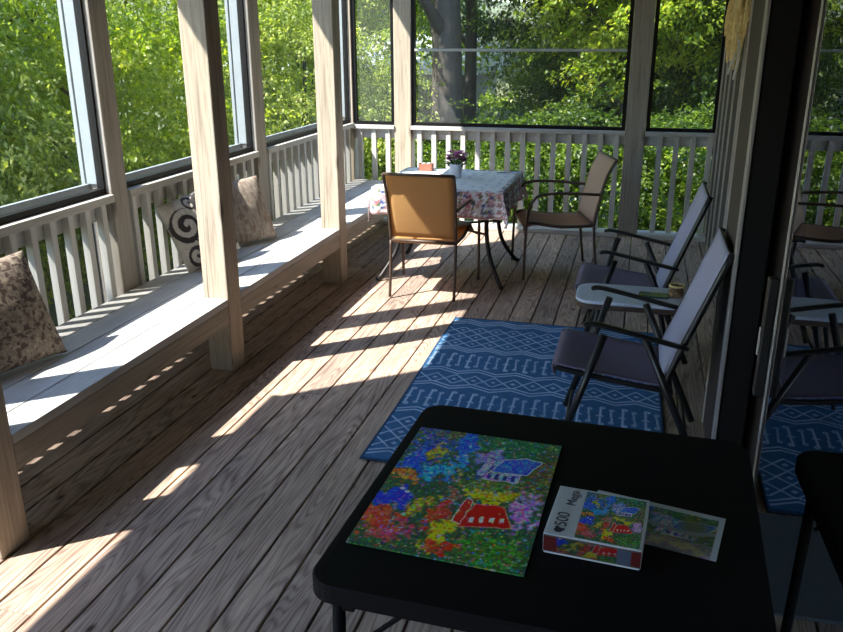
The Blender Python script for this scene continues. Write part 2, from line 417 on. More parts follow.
rail_y(2.09, 3.665, 'grey railing section behind the brown floral cushion, nearest left', 12)
rail_y(3.805, 5.385, 'grey railing section behind the scroll patterned cushion', 12)
rail_y(5.545, 7.44, 'grey railing section beyond the beige cushion, running to the far corner', 14)
def rail_x(x0, x1, label, off):
    t = empty('porch_railing', ((x0+x1)/2, Y_FAR+.04, 0)); cx, cy = t.location.x, t.location.y
    tag(t, label, 'railing', 'railing sections along the far end')
    box('top_rail', M['greyrail_x'], x0-cx, x1-cx, Y_FAR-.02-cy, Y_FAR+.12-cy, .885, .92, t)
    box('upper_rail', M['greyrail_x'], x0-cx, x1-cx, Y_FAR+.045-cy, Y_FAR+.083-cy, .795, .883, t)
    box('bottom_rail', M['greyrail_x'], x0-cx, x1-cx, Y_FAR-.10-cy, Y_FAR+.08-cy, .001, .04, t)
    first = None; x = off
    while x-.137 > x0+.02: x -= .137
    while x < x1-.02:
        if x > x0+.025:
            if first is None:
                first = MB().box(-.022, .022, -.02, .02, .042, .883).build('baluster', M['baluster'], t, .003); o = first
            else:
                o = first.copy(); C.objects.link(o); o.parent = t
            o.location = (x-cx, Y_FAR+.022-cy, 0)
        x += .137
    return t
rail_x(-2.62, -2.214, 'short far railing section between the corner and the pale post', -2.42)
rail_x(-2.054, -.13, 'far railing section behind the dining table and tan chair', -.88)
rail_x(.04, NICHE, 'far railing section beside the siding, behind the folding chairs', .17)

# ------------------------------------------------------------------ screens
wn = 0
for i, (a, b) in enumerate(OUTP): structure(box('trim_%d' % (16+i), M['trimwhite'], -2.752, -2.694, a-.012, a-.002, .986, 2.85, bev=.001))
def screen_y(y0, y1):
    global wn; wn += 1
    z0, z1 = .936, 2.855
    o = MB().box(-2.692, -2.652, y0, y1, z0, z0+.03).box(-2.692, -2.652, y0, y1, z1-.04, z1).box(-2.692, -2.652, y0, y0+.012, z0+.03, z1-.04)\
        .box(-2.692, -2.652, y1-.012, y1, z0+.03, z1-.04).build('window_%d' % wn, M['frameblack']); structure(o)
    structure(box('screen', M['screen'], -2.673, -2.671, y0+.012, y1-.012, z0+.03, z1-.04, o, 0))
    structure(box('lower_screen', M['lowscreen'], -2.735, -2.733, y0, y1, -.02, .89, o, 0))
    structure(box('outer_sill', M['trimwhite'], -2.765, -2.742, y0-.0, y1+.0, .942, .985, o))
for a, b in ((.30, 1.938), (2.092, 3.663), (3.807, 5.383), (5.547, 7.438)): screen_y(a, b)
for i, (a, b) in enumerate(OUTP): structure(box('trim_%d' % (6+i), M['trimwhite'], -2.785, -2.762, a-.012, b+.012, -.6, 2.99))
def screen_x(x0, x1, bar=False):
    global wn; wn += 1
    ya, yb = Y_FAR+.02, Y_FAR+.06; z0, z1 = .921, 2.775
    o = MB().box(x0, x1, ya, yb, z0, z0+.03).box(x0, x1, ya, yb, z1-.04, z1).box(x0, x0+.032, ya, yb, z0+.03, z1-.04).box(x1-.032, x1, ya, yb, z0+.03, z1-.04)\
        .build('window_%d' % wn, M['frameblack']); structure(o)
    structure(box('screen', M['screen'], x0+.032, x1-.032, ya+.02, ya+.022, z0+.03, z1-.04, o, 0))
    if bar: structure(box('crossbar', M['greybar'], x0+.03, x1-.03, ya-.005, ya+.018, 1.575, 1.597, o, .002))
screen_x(-2.618, -2.216); screen_x(-2.052, -.132, True); screen_x(.042, NICHE-.002)
# added unseen sun shade outside the nearest bay, put there to cut off sunlight
sh = MB().box(-2.875, -2.868, -2.4, 2.42, 1.96, 3.13).tube([(-2.872, -2.42, 1.96), (-2.872, 2.44, 1.96)], .018)
tag(sh.build('sun_blocker', M['blocker']), 'added sun shade outside the nearest left screen, out of the frame', 'blocker')

# ------------------------------------------------------------------ bench
bench = empty('built_in_bench', (-2.32, 3.5, 0)); tag(bench, 'long built-in grey bench running along the left railing', 'bench')
def bl(x): return x+2.32
bx = [(-2.603, -2.47), (-2.47, -2.315), (-2.315, -2.155)]
o = planks('seat_board', M['benchtop'], [(bl(a), bl(b)) for a, b in bx], 1.93-3.5, 7.43-3.5, BZ-.038, BZ, .006, False, bench)
# front boards are notched round the posts
segs = []; prev = None
for a, b in INP:
    if prev: segs.append((prev, a-.003))
    prev = b+.003
segs.append((prev, 7.43))
for a, b in segs:
    planks('seat_board', M['benchtop'], [(bl(-2.155), bl(-2.008))], a-3.5, b-3.5, BZ-.038, BZ, .006, False, bench)
for a, b in segs:
    box('apron', M['apron'], bl(-2.05), bl(-2.012), a-3.5, b-3.5, BZ-.137, BZ-.039, bench)
for y in (2.85, 4.6, 6.3):
    box('support', M['apron'], bl(-2.59), bl(-2.052), y-.02-3.5, y+.02-3.5, BZ-.118, BZ-.039, bench)
    box('support', M['apron'], bl(-2.59), bl(-2.51), y-.02-3.5, y+.02-3.5, 0, BZ-.119, bench)

# ------------------------------------------------------------------ rug and doormat
def rug():
    x0, x1, y0, y1 = -1.045, .205, 2.925, 4.82
    nx, ny = 251, 380
    X, Y = np.meshgrid(np.linspace(0, x1-x0, nx), np.linspace(y1-y0, 0, ny))   # Y: distance from the near edge
    D = (y1-y0)-Y                                                      # distance from the far edge
    line = np.zeros_like(X)
    def put(mask): np.maximum(line, mask, out=line)
    def stroke(d, wd=.005): return smooth01(1.6-d/wd)
    def zz(x, p): return np.abs(((x/p) % 1)*2-1)                       # triangle wave 0..1
    p = .205
    def diamonds(d0, d1, rows):
        hgt = (d1-d0)/rows
        inn = (D > d0) & (D < d1)
        for s in (0, .5):
            t = zz(X+s*p, p); 
            for r in range(rows):
                put(inn*stroke(np.abs(D-(d0+hgt*(r+t))), .0052))
        u = (X/p) % 1-.5; 
        for r in range(rows):
            for so_ in (0, .5):
                uu = ((X/p+so_) % 1)-.5; vv = (D-(d0+hgt*(r+.5 if so_ == 0 else r+.0+.5)))/hgt
        for r in range(rows):
            uu = ((X/p) % 1)-.5; vv = (D-(d0+hgt*(r+.5)))/hgt
            put(inn*(np.abs(uu)*p+np.abs(vv)*hgt < .013)*.8)
            uu = ((X/p+.5) % 1)-.5
            put(inn*(np.abs(uu)*p+np.abs(vv)*hgt < .013)*.8)
    def zigs(d0, amp, n, step):
        for i in range(n): put(stroke(np.abs(D-(d0+i*step+amp*zz(X, p))), .005))
    def arrows(d0, d1):
        inn = (D > d0) & (D < d1); q = .052; u = ((X/q) % 1-.5)*q; k = np.floor(X/q) % 2; m_ = (d0+d1)/2; hh = (d1-d0)/2; e = (D-m_)/hh
        put(inn*stroke(np.abs(u), .0045)*(k == 0)*(np.abs(e) < .85))
        put(inn*(k == 0)*(np.abs(u) < .017)*stroke(np.abs(D-(m_-.05*hh)-np.abs(u)*.7), .0045))
        for e0 in (-.82, .80): put(inn*(k == 0)*stroke(np.abs(np.hypot(u-.008, (e-e0)*hh)-.010), .004))
        cu = np.abs(u-.0035*np.sin(e*3))
        put(inn*(k == 1)*stroke(cu, .004)*(np.abs(e) < .62)*.85)
        for e0 in (-.62, .62): put(inn*(k == 1)*stroke(np.abs(np.hypot(u, (e-e0)*hh)-.009), .0035)*.8)
    zigs(.03, .045, 3, .03); diamonds(.17, .50, 3); zigs(.49, .045, 3, .024)
    arrows(.60, .82); zigs(.82, .045, 2, .03); diamonds(.91, 1.03, 1); zigs(1.02, .045, 2, .03)
    arrows(1.12, 1.34); zigs(1.35, .045, 2, .03); diamonds(1.46, 1.79, 3); zigs(1.78, .045, 2, .03)
    weave = .5+.5*vnoise(X*170, Y*60, 3); wear = .65+.5*vnoise(X*9, Y*9, 5)
    base = np.array([.030, .110, .250]); pale = np.array([.52, .68, .90])
    bb = (base*(.7+.6*weave[..., None])+np.array([.01, .03, .06])*(vnoise(X*40, Y*40, 9)[..., None]))
    a = (line*(.55+.45*weave)*np.clip(wear, 0, 1))[..., None]
    edge = (np.minimum(np.minimum(X, x1-x0-X), np.minimum(Y, y1-y0-Y)) < .014)[..., None]
    col = np.where(edge, base*.55, bb*(1-a)+pale*a)
    P = np.stack([X+x0+.006*np.sin(Y*3.1), Y+y0, .007+.0015*np.sin(X*7+Y*3)], -1)
    o = grid_mesh('area_rug', P, col, M['rug'], thick=.006)
    tag(o, 'blue and white geometric patterned rug on the deck boards', 'rug')
rug()
tag(box('doormat', M['matgrey'], -.28, .37, 2.31, 2.90, .001, .014, bev=.004), 'plain dark grey mat by the glass door, seen mirrored in the glass', 'mat')

# ------------------------------------------------------------------ folding chairs (side profile in x, width in y)
def folding_chair(y0, y1, label):
    cy = (y0+y1)/2; t = empty('folding_chair', (.03, cy, 0)); tag(t, label, 'chair', 'folding chairs facing the rug')
    hw = (y1-y0)/2; X = lambda x: x-.03
    for s in (-1, 1):
        y = s*hw
        MB().tube([(X(-.075), y, .575), (X(-.245), y, .0175)], .016).build('front_leg', M['chairblack'], t, smooth=True).name = 'leg'
        MB().tube([(X(.085), y-s*.028, .565), (X(.335), y-s*.028, .0175)], .016).build('leg', M['chairblack'], t, smooth=True)
        MB().tube(smoothpath([(X(-.16), y, .612), (X(-.11), y, .618), (X(.05), y, .587), (X(.25), y, .545)], 5), [.012]+[.02]*14+[.014], 8, .5).build('armrest', M['chairblack'], t, smooth=True)
        MB().tube(smoothpath([(X(.17), y-s*.034, .355), (X(.215), y-s*.034, .50), (X(.372), y-s*.034, .930)], 5), .014).build('back_rail', M['chairblack'], t, smooth=True)
        MB().tube(smoothpath([(X(-.265), y-s*.034, .41), (X(-.24), y-s*.034, .40), (X(.0), y-s*.034, .365), (X(.20), y-s*.034, .345)], 5), .0115).build('seat_rail', M['chairblack'], t, smooth=True)
    b = hw-.028
    MB().tube([(X(.363), -b, .920), (X(.363), b, .920)], .010).build('top_bar', M['chairblack'], t, smooth=True)
    MB().tube([(X(-.215), -hw, .10), (X(-.215), hw, .10)], .009).build('crossbar', M['chairblack'], t, smooth=True)
    MB().tube([(X(.28), -hw+.028, .12), (X(.28), hw-.028, .12)], .009).build('crossbar', M['chairblack'], t, smooth=True)
    n = 15; m_ = 11
    ts = np.linspace(0, 1, n); ys = np.linspace(-b+.002, b-.002, m_)
    # seat sheet, sagging a little and rolling over the front bar
    xs = np.interp(ts, [0, .06, .12, 1], [X(-.262), X(-.280), X(-.262), X(.17)]); zs = np.interp(ts, [0, .06, .12, 1], [.375, .40, .418, .362])
    P = np.array([[(x, y, z-.028*(1-(y/b)**2)*math.sin(math.pi*min(1, max(0, tt-.1)*1.1))) for y in ys] for x, z, tt in zip(xs, zs, ts)])
    grid_mesh('seat', P, None, M['lavseat'], t, thick=.006)
    xs = X(.172)+(.372-.172)*ts+.006; zs = .375+(.930-.375)*ts
    P = np.array([[(x+.022*(1-(y/b)**2)*math.sin(math.pi*min(1, tt*1.0)), y, z) for y in ys] for x, z, tt in zip(xs, zs, ts)])
    P[:, :, 0] -= .016
    grid_mesh('backrest', P, None, M['lavback'], t, thick=.006)
    return t
folding_chair(3.15, 3.66, 'black framed folding chair with purple-grey seat, standing on the rug')
folding_chair(4.33, 4.86, 'second black framed folding chair, beyond the small grey side table')

# ------------------------------------------------------------------ side table with phone and basket
def rounded(x0, x1, y0, y1, r, z, n=6):
    out = []
    for cx, cy, a0 in ((x1-r, y1-r, 0), (x0+r, y1-r, 90), (x0+r, y0+r, 180), (x1-r, y0+r, 270)):
        for i in range(n+1):
            a = R(a0+90*i/n); out.append((cx+r*math.cos(a), cy+r*math.sin(a), z))
    return out
def slab(loops):
    mb = MB(); n = len(loops[0]); vs_ = [p for l in loops for p in l]
    fs = [(i*n+j, i*n+(j+1) % n, (i+1)*n+(j+1) % n, (i+1)*n+j) for i in range(len(loops)-1) for j in range(n)]
    fs += [tuple(range(n))[::-1], tuple((len(loops)-1)*n+j for j in range(n))]
    return mb.add(vs_, fs)
TX, TY, TZ = .02, 4.065, .475
st = empty('side_table', (TX, TY, 0)); tag(st, 'small grey stone-look side table between the two folding chairs', 'side table')
slab([rounded(-.265, .265, -.155, .155, .08, TZ-.018), rounded(-.27, .27, -.16, .16, .085, TZ-.012), rounded(-.27, .27, -.16, .16, .085, TZ-.004), rounded(-.265, .265, -.155, .155, .08, TZ)]).build('tabletop', M['stone'], st)
slab([rounded(-.262, .262, -.152, .152, .08, TZ-.045), rounded(-.272, .272, -.162, .162, .087, TZ-.04), rounded(-.272, .272, -.162, .162, .087, TZ-.020), rounded(-.262, .262, -.152, .152, .08, TZ-.019)]).build('rim', M['bronze'], st)
for s in (-1, 1):
    MB().tube([(-.14, s*.12, TZ-.045), (-.235, s*.13, .011)], .0105).build('leg', M['chairblack'], st, smooth=True)
    MB().tube([(.14, s*.12, TZ-.045), (.235, s*.13, .011)], .0105).build('leg', M['chairblack'], st, smooth=True)
MB().tube([(-.22, -.128, .085), (-.22, .128, .085)], .008).build('stretcher', M['chairblack'], st, smooth=True)
MB().tube([(.22, -.128, .085), (.22, .128, .085)], .008).build('stretcher', M['chairblack'], st, smooth=True)
ph = slab([rounded(-.072, .072, -.036, .036, .012, 0), rounded(-.074, .074, -.038, .038, .013, .004), rounded(-.072, .072, -.036, .036, .012, .010)]).build('smartphone', M['caseteal'])
ph.location = (.130, 4.06, TZ+.0005); ph.rotation_euler = (0, 0, R(-2)); tag(ph, 'dark phone lying flat on the small grey side table', 'phone')
bk = empty('trinket_basket', (.235, 4.075, TZ+.001)); tag(bk, 'small brown woven trinket basket at the right end of the side table', 'basket')
mb = MB()
for i in range(6):
    r = .030+.004*math.sin(i*1.1); mb.tube([(r*math.cos(a*math.pi/6), r*math.sin(a*math.pi/6), .006+i*.0095+(.003 if a % 2 else 0)) for a in range(13)], .0055, 6)
mb.lathe([(.027, 0), (.028, .05), (.024, .05), (.022, .006)], n=14); mb.build('bowl', M['wicker'], bk)
MB().tube([(.034*math.cos(a*math.pi/8), .034*math.sin(a*math.pi/8), .058) for a in range(17)], .0055, 6).build('rim', M['straw'], bk)

# ------------------------------------------------------------------ patio chairs with sling seats
def patio_chair(loc, rz, backm, seatm, label):
    t = empty('patio_chair', loc, rz); tag(t, label, 'chair', 'metal armchairs round the dining table')
    for s in (-1, 1):
        MB().tube(smoothpath([(s*.285, .265, .0115), (s*.285, .262, .25), (s*.285, .25, .50), (s*.284, .205, .608), (s*.28, .13, .64), (s*.262, -.05, .642), (s*.232, -.27, .625)], 5), .0105).build('armrest', M['bronze'], t, smooth=True)
        MB().tube(smoothpath([(s*.225, -.29, .0115), (s*.225, -.262, .22), (s*.225, -.245, .40)], 4), .0105).build('leg', M['bronze'], t, smooth=True)
        MB().tube(smoothpath([(s*.225, -.245, .40), (s*.227, -.275, .58), (s*.232, -.315, .75), (s*.235, -.375, .865)], 4), .0105).build('back_rail', M['bronze'], t, smooth=True)
        MB().tube(smoothpath([(s*.225, -.245, .40), (s*.225, 0, .395), (s*.225, .20, .425), (s*.225, .255, .405), (s*.24, .262, .37)], 4), .0105).build('seat_rail', M['bronze'], t, smooth=True)
        MB().tube([(s*.24, .262, .37), (s*.285, .262, .355)], .009).build('bracket', M['bronze'], t, smooth=True)
    MB().tube([(-.236, -.377, .867), (.236, -.377, .867)], .010).build('top_bar', M['bronze'], t, smooth=True)
    MB().tube([(-.225, -.247, .402), (.225, -.247, .402)], .011).build('seat_bar', M['bronze'], t, smooth=True)
    MB().tube([(-.225, .255, .39), (.225, .255, .39)], .009).build('front_bar', M['bronze'], t, smooth=True)
    xs = np.linspace(-.222, .222, 11)
    cp = [(-.235, .425), (-.27, .58), (-.31, .75), (-.37, .868)]
    ts = np.linspace(0, 1, 14); Y = np.interp(ts, [0, .33, .7, 1], [c[0] for c in cp]); Z = np.interp(ts, [0, .33, .7, 1], [c[1] for c in cp])
    P = np.array([[(x, y-.018*(1-(x/.222)**2)*math.sin(math.pi*tt), z) for x in xs] for y, z, tt in zip(Y, Z, ts)])
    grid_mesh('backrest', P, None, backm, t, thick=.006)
    Y = np.linspace(-.235, .265, 14); Z = np.interp(Y, [-.235, 0, .2, .265], [.405, .40, .432, .40])
    P = np.array([[(x, y, z-.022*(1-(x/.222)**2)*math.sin(math.pi*(y+.235)/.5)) for x in xs] for y, z in zip(Y, Z)])
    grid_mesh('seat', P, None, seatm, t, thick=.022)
    return t
patio_chair((-1.352, 5.425, 0), 0, M['tan'], M['tan'], 'orange-tan sling patio chair seen from behind, tucked at the dining table')
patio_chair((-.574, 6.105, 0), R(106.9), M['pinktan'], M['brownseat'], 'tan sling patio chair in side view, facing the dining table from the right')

# ------------------------------------------------------------------ dining table and cloth
DX, DY = -1.325, 5.90
dt = empty('dining_table', (DX, DY, 0)); tag(dt, 'square metal dining table with curved dark legs under the floral cloth', 'table')
slab([rounded(-.44, .44, -.445, .445, .06, .675), rounded(-.446, .446, -.45, .45, .06, .685), rounded(-.446, .446, -.45, .45, .06, .703)]).build('tabletop', M['iron'], dt)
for sx in (-1, 1):
    for sy in (-1, 1):
        MB().tube(smoothpath([(sx*.30, sy*.16, .675), (sx*.34, sy*.22, .60), (sx*.315, sy*.24, .44), (sx*.345, sy*.27, .22), (sx*.43, sy*.36, .05), (sx*.46, sy*.40, .016)], 6), .016).build('leg', M['iron'], dt, smooth=True)
MB().lathe([(.03, .35), (.16, .355), (.16, .365), (.03, .37)], n=24).build('ring', M['iron'], dt)
for sx in (-1, 1):
    for sy in (-1, 1):
        MB().tube([(sx*.10, sy*.10, .36), (sx*.325, sy*.25, .36)], .009, 6).build('stretcher', M['iron'], dt)
def tablecloth():
    nx = 131; half = .655; hx, hy = .455, .46; L = .705
    s = np.linspace(-half, half, nx); U, V = np.meshgrid(s, s)
    r = .045
    au, av = np.abs(U), np.abs(V)
    ox, oy = np.maximum(au-hx, 0), np.maximum(av-hy, 0)
    d = np.hypot(ox, oy)                                  # how far over the edge
    ang = np.arctan2(oy, ox+1e-9)
    corner = (ox > 0) & (oy > 0)
    per = np.where(ox > oy, V, U)*1.0
    wave = np.sin(per*22+np.sign(U)*1.3)*.5+np.sin(per*41+.7)*.3
    outx = np.where(ox > 0, .010+.028*smooth01(ox/.2)*wave+.008*smooth01(ox/.25), 0)
    outy = np.where(oy > 0, .010+.028*smooth01(oy/.2)*wave+.012*smooth01(oy/.25), 0)
    cf = np.where(corner, 1-np.abs(ang/(math.pi/4)-1), 0)  # corner folds stick out
    X = np.sign(U)*(np.minimum(au, hx)+outx+cf*.022*smooth01(d/.15)); Y = np.sign(V)*(np.minimum(av, hy)+outy+cf*.022*smooth01(d/.15))
    drop = np.where(corner, np.maximum(ox, oy)*.9+np.minimum(ox, oy)*.35, ox+oy)
    Z = L-np.maximum(drop-.008, 0)+.0015*np.sin(U*19)*np.sin(V*13)*(d == 0)
    # print: pale centre, vine and flower border
    white = np.array([.84, .86, .90]); col = np.ones(U.shape+(3,))*white
    rad = np.maximum(au, av)
    def blot(sc, k, th, c, zone):
        nonlocal col
        gx, gy = U*sc, V*sc; ix, iy = np.floor(gx), np.floor(gy)
        cx, cy = ix+.5+.3*(hash2(ix, iy, k)-.5), iy+.5+.3*(hash2(ix, iy, k+1)-.5)
        rr = np.hypot(gx-cx, gy-cy)*(1+.35*np.sin(5*np.arctan2(gy-cy, gx-cx)))
        m_ = ((rr < th) & (hash2(ix, iy, k+2) > .35) & zone)[..., None]
        col = np.where(m_, np.array(c), col)
    bord = (rad > .43) & (rad < .62); skirt = rad > .47
    blot(17, 1, .26, (.10, .13, .38), bord); blot(15, 5, .24, (.50, .16, .20), bord); blot(21, 9, .24, (.12, .22, .10), bord)
    blot(12, 14, .26, (.60, .38, .45), skirt); blot(26, 19, .26, (.42, .32, .26), skirt)
    blot(12, 25, .16, (.45, .48, .65), rad < .40)
    band = ((rad > .635) & (rad < .65))[..., None]; col = np.where(band, np.array([.45, .16, .18]), col)
    P = np.stack([X, Y, Z], -1)
    o = grid_mesh('tablecloth', P, col, M['cloth'], thick=.002); o.location = (DX, DY, .0025)
    for k in ('x',): pass
    tag(o, 'white floral tablecloth draped over the dining table', 'tablecloth')
tablecloth()
PT = .7085
fp = empty('flower_pot', (-1.30, 5.95, PT)); tag(fp, 'white pot of pink and purple flowers on the tablecloth', 'flower pot')
MB().lathe([(.036, 0), (.040, .005), (.052, .092), (.056, .097), (.056, .104), (.049, .104), (.046, .09), (.02, .088)], n=24).build('pot', M['potwhite'], fp, smooth=True)
random.seed(11)
mp1, mp2, ml = MB(), MB(), MB()
for i in range(34):
    a = random.uniform(0, 2*math.pi); rr = .066*math.sqrt(random.random()); z = .125+random.random()*.055+(.066-rr)*.4
    x, y = rr*math.cos(a), rr*math.sin(a)*.95; tgt = mp1 if random.random() < .58 else mp2
    ml.tube([(x*.3, y*.3, .09), (x, y, z)], .0018, 4)
    for k in range(6):
        b_ = 2*math.pi*k/6+a; q = .021
        c = Vector((x+q*.6*math.cos(b_), y+q*.6*math.sin(b_), z+.004))
        tgt.add([(x, y, z), (c.x+q*.4*math.cos(b_+1.2), c.y+q*.4*math.sin(b_+1.2), c.z+.005), (x+q*1.5*math.cos(b_), y+q*1.5*math.sin(b_), z+.010), (c.x+q*.4*math.cos(b_-1.2), c.y+q*.4*math.sin(b_-1.2), c.z+.005)], [(0, 1, 2, 3)])
for i in range(40):
    a = random.uniform(0, 2*math.pi); r0 = .045; r1 = random.uniform(.065, .095); z = random.uniform(.09, .16)
    d = Vector((math.cos(a), math.sin(a), 0)); s_ = Vector((-d.y, d.x, 0))*.012
    p0 = d*r0+Vector((0, 0, z-.01)); p1 = d*r1+Vector((0, 0, z)); pm = (p0+p1)/2+Vector((0, 0, .012))
    ml.add([p0, pm+s_, p1, pm-s_], [(0, 1, 2, 3)])
ml.build('foliage', M['stem'], fp); mp1.build('blossom', M['petal1'], fp); mp2.build('blossom', M['petal2'], fp)
cb = empty('candle_holder', (-1.60, 6.23, PT)); tag(cb, 'small reddish-brown block holder behind the flower pot on the tablecloth', 'holder'); 
slab([rounded(-.055, .055, -.03, .03, .008, 0), rounded(-.055, .055, -.03, .03, .008, .055), rounded(-.048, .048, -.024, .024, .006, .055), rounded(-.048, .048, -.024, .024, .006, .045)]).build('body', M['terracotta'], cb)
MB().lathe([(.018, .046), (.018, .060), (.003, .061)], -.02, 0, 14).build('cup', M['ribbon'], cb); MB().lathe([(.018, .046), (.018, .060), (.003, .061)], .022, 0, 14).build('cup', M['ribbon'], cb)
kn = MB().tube([(0, 0, .004), (.07, .004, .004)], [.006, .008], 8, .4).tube([(.07, .004, .004), (.16, .008, .0035)], [.006, .004], 8, .3).build('table_knife', M['iron']); kn.location = (-1.04, 6.24, PT); tag(kn, 'small dark utensil lying at the far right of the tablecloth', 'utensil')

# ------------------------------------------------------------------ black card table
ct = empty('card_table', (-.116, 1.655, 0), R(-2.2)); tag(ct, 'black square folding card table in the foreground', 'table')
a, b, zt = .437, .432, .70
slab([rounded(-a+.012, a-.012, -b+.012, b-.012, .05, zt-.045), rounded(-a, a, -b, b, .06, zt-.040), rounded(-a, a, -b, b, .06, zt-.006), rounded(-a+.004, a-.004, -b+.004, b-.004, .057, zt-.001), rounded(-a+.018, a-.018, -b+.018, b-.018, .045, zt)]).build('tabletop', M['tabblack'], ct)
for sx in (-1, 1):
    for sy in (-1, 1):
        l = MB().tube([(sx*(a-.055), sy*(b-.05), zt-.046), (sx*(a-.045), sy*(b-.04), .014)], .0135, 10).build('leg', M['tabblack'], ct, smooth=True)
        MB().tube([(sx*(a-.045), sy*(b-.04), .001), (sx*(a-.046), sy*(b-.04), .03)], .017, 10).build('rubber_foot', M['tabblack'], l)
        MB().tube([(sx*(a-.068), sy*(b-.06), zt-.20), (sx*(a-.22), sy*(b-.062), zt-.05)], .006, 6).build('brace', M['tabblack'], ct)
        MB().box(sx*(a-.07)-.02, sx*(a-.07)+.02, sy*(b-.06)-.02, sy*(b-.06)+.02, zt-.085, zt-.046).build('bracket', M['tabblack'], ct, .003)

# ------------------------------------------------------------------ printed picture: a painterly village landscape
def painting(U, V, det=1.0):
    """colour of a loose, colourful landscape print at (u right, v up)"""
    n1 = lambda s, k: vnoise(U*s*.7*det, V*s*det, k)
    wu, wv = U+(n1(14, 1)-.5)*.10+(n1(40, 31)-.5)*.06, V+(n1(14, 2)-.5)*.10+(n1(40, 32)-.5)*.06
    col = np.ones(U.shape+(3,))*np.array([.035, .09, .045])
    def blob(cu, cv, ru, rv, c, soft=.25, rot=0, j=.18, k=0):
        nonlocal col
        du, dv = wu-cu, wv-cv; cs, sn = math.cos(R(rot)), math.sin(R(rot))
        a_, b_ = du*cs+dv*sn, -du*sn+dv*cs
        d = np.hypot(a_/ru, b_/rv)+(n1(55, 40+k)-.5)*j*4
        m_ = smooth01((1-d)/(soft+.25))[..., None]
        sh = (.55+.9*n1(70, 60+k))[..., None]
        col = col*(1-m_)+np.array(c)*sh*m_
    blob(.15, .85, .25, .2, (.04, .10, .20), k=1); blob(.30, .95, .2, .06, (.10, .11, .05), k=2)
    blob(.72, .93, .35, .12, (.03, .12, .06), k=3); blob(.95, .72, .12, .25, (.09, .10, .04), k=4)
    blob(.41, .88, .065, .22, (.03, .17, .62), .12, -8, .03, 5); blob(.38, .66, .05, .14, (.08, .25, .55), .15, -18, .05, 6)
    blob(.10, .68, .13, .12, (.03, .12, .42), k=7); blob(.27, .60, .12, .08, (.05, .28, .48), .2, 0, .1, 8)
    blob(.21, .79, .07, .09, (.26, .26, .05), k=9); blob(.10, .52, .14, .05, (.40, .17, .06), k=10)
    blob(.12, .36, .15, .10, (.015, .09, .55), .2, 8, .05, 11); blob(.06, .20, .18, .10, (.42, .10, .06), k=12)
    blob(.20, .12, .14, .07, (.30, .10, .12), k=13); blob(.30, .30, .14, .05, (.26, .25, .05), .3, 45, .2, 14)
    blob(.42, .30, .05, .20, (.34, .08, .05), .3, -25, .15, 15); blob(.46, .16, .07, .16, (.42, .38, .05), .3, -35, .15, 16)
    blob(.46, .45, .09, .08, (.20, .14, .10), k=17); blob(.68, .52, .20, .07, (.42, .38, .04), k=18)
    blob(.62, .58, .3, .05, (.10, .15, .05), k=19); blob(.92, .42, .10, .18, (.36, .25, .42), k=20)
    blob(.80, .10, .28, .12, (.06, .15, .04), k=21); blob(.50, .08, .12, .05, (.38, .08, .04), k=22)
    blob(.58, .76, .11, .12, (.20, .24, .40), .2, -12, .12, 23)
    pal = np.array([(.05, .14, .45), (.30, .28, .05), (.42, .09, .05), (.05, .20, .08), (.30, .34, .46), (.10, .30, .45), (.38, .22, .30), (.03, .06, .05), (.20, .13, .05), (.45, .40, .12)])
    for q, (sx, sy, pr) in enumerate(((40, 26, .16), (66, 50, .22), (34, 56, .14))):
        gx, gy = (U+.25*V*(q-1))*sx+n1(9, 90+q)*2, (V-.2*U*(q-1))*sy*1.4+n1(9, 94+q)*2
        ix, iy = np.floor(gx), np.floor(gy); hh = hash2(ix, iy, 100+q)
        rr = np.hypot((gx-ix-.5)/.5, (gy-iy-.5)/.42)+(n1(60, 98)-.5)*.9
        c_ = pal[(hash2(ix, iy, 110+q)*9.99).astype(int)]
        m_ = ((hh < pr)*smooth01((1.05-rr)/.5))[..., None]*.6
        col = col*(1-m_)+(col*.35+c_*.75)*m_
    def poly(pts, c, line=None):
        nonlocal col
        ins = np.ones(U.shape, bool); ed = np.full(U.shape, 9.)
        qu, qv = U+(n1(30, 71)-.5)*.015, V+(n1(30, 72)-.5)*.015
        for (x0, y0), (x1, y1) in zip(pts, pts[1:]+pts[:1]):
            L_ = math.hypot(x1-x0, y1-y0); s_ = ((x1-x0)*(qv-y0)-(y1-y0)*(qu-x0))/L_; ins &= s_ > 0; ed = np.minimum(ed, np.abs(s_))
        sh = (.75+.5*n1(50, 73))[..., None]
        col = np.where(ins[..., None], np.array(c)*sh, col)
        if line: col = np.where((ins & (ed < .007))[..., None], np.array(line), col)
        return ins
    # a cottage with a blue roof and one with a red roof
    poly([(.60, .67), (.84, .68), (.94, .86), (.80, .83), (.68, .84)], (.10, .17, .50), (.48, .55, .70))
    i_ = poly([(.58, .60), (.80, .61), (.81, .68), (.56, .66)], (.28, .30, .50), (.5, .5, .6))
    poly([(.52, .62), (.58, .62), (.62, .78), (.55, .80)], (.30, .32, .42), (.05, .08, .2))
    for k in range(4): poly([(.60+k*.05, .62), (.625+k*.05, .62), (.625+k*.05, .66), (.60+k*.05, .66)], (.03, .05, .15))
    poly([(.55, .22), (.86, .27), (.78, .42), (.60, .41)], (.50, .035, .025), (.62, .25, .18))
    poly([(.50, .25), (.57, .24), (.59, .42), (.54, .44)], (.36, .06, .04), (.5, .4, .35))
    for k in range(4): poly([(.61+k*.055, .27+k*.008), (.635+k*.055, .275+k*.008), (.635+k*.055, .31+k*.008), (.61+k*.055, .305+k*.008)], (.55, .45, .40))
    st_ = hash2(np.floor(U*95*det), np.floor(V*130*det), 5)
    spark = (st_ > .992)[..., None]; col = np.where(spark, col*.4+np.array([.42, .40, .34])*.6, col)
    dk = (st_ < .03)[..., None]; col = np.where(dk, col*.45, col)
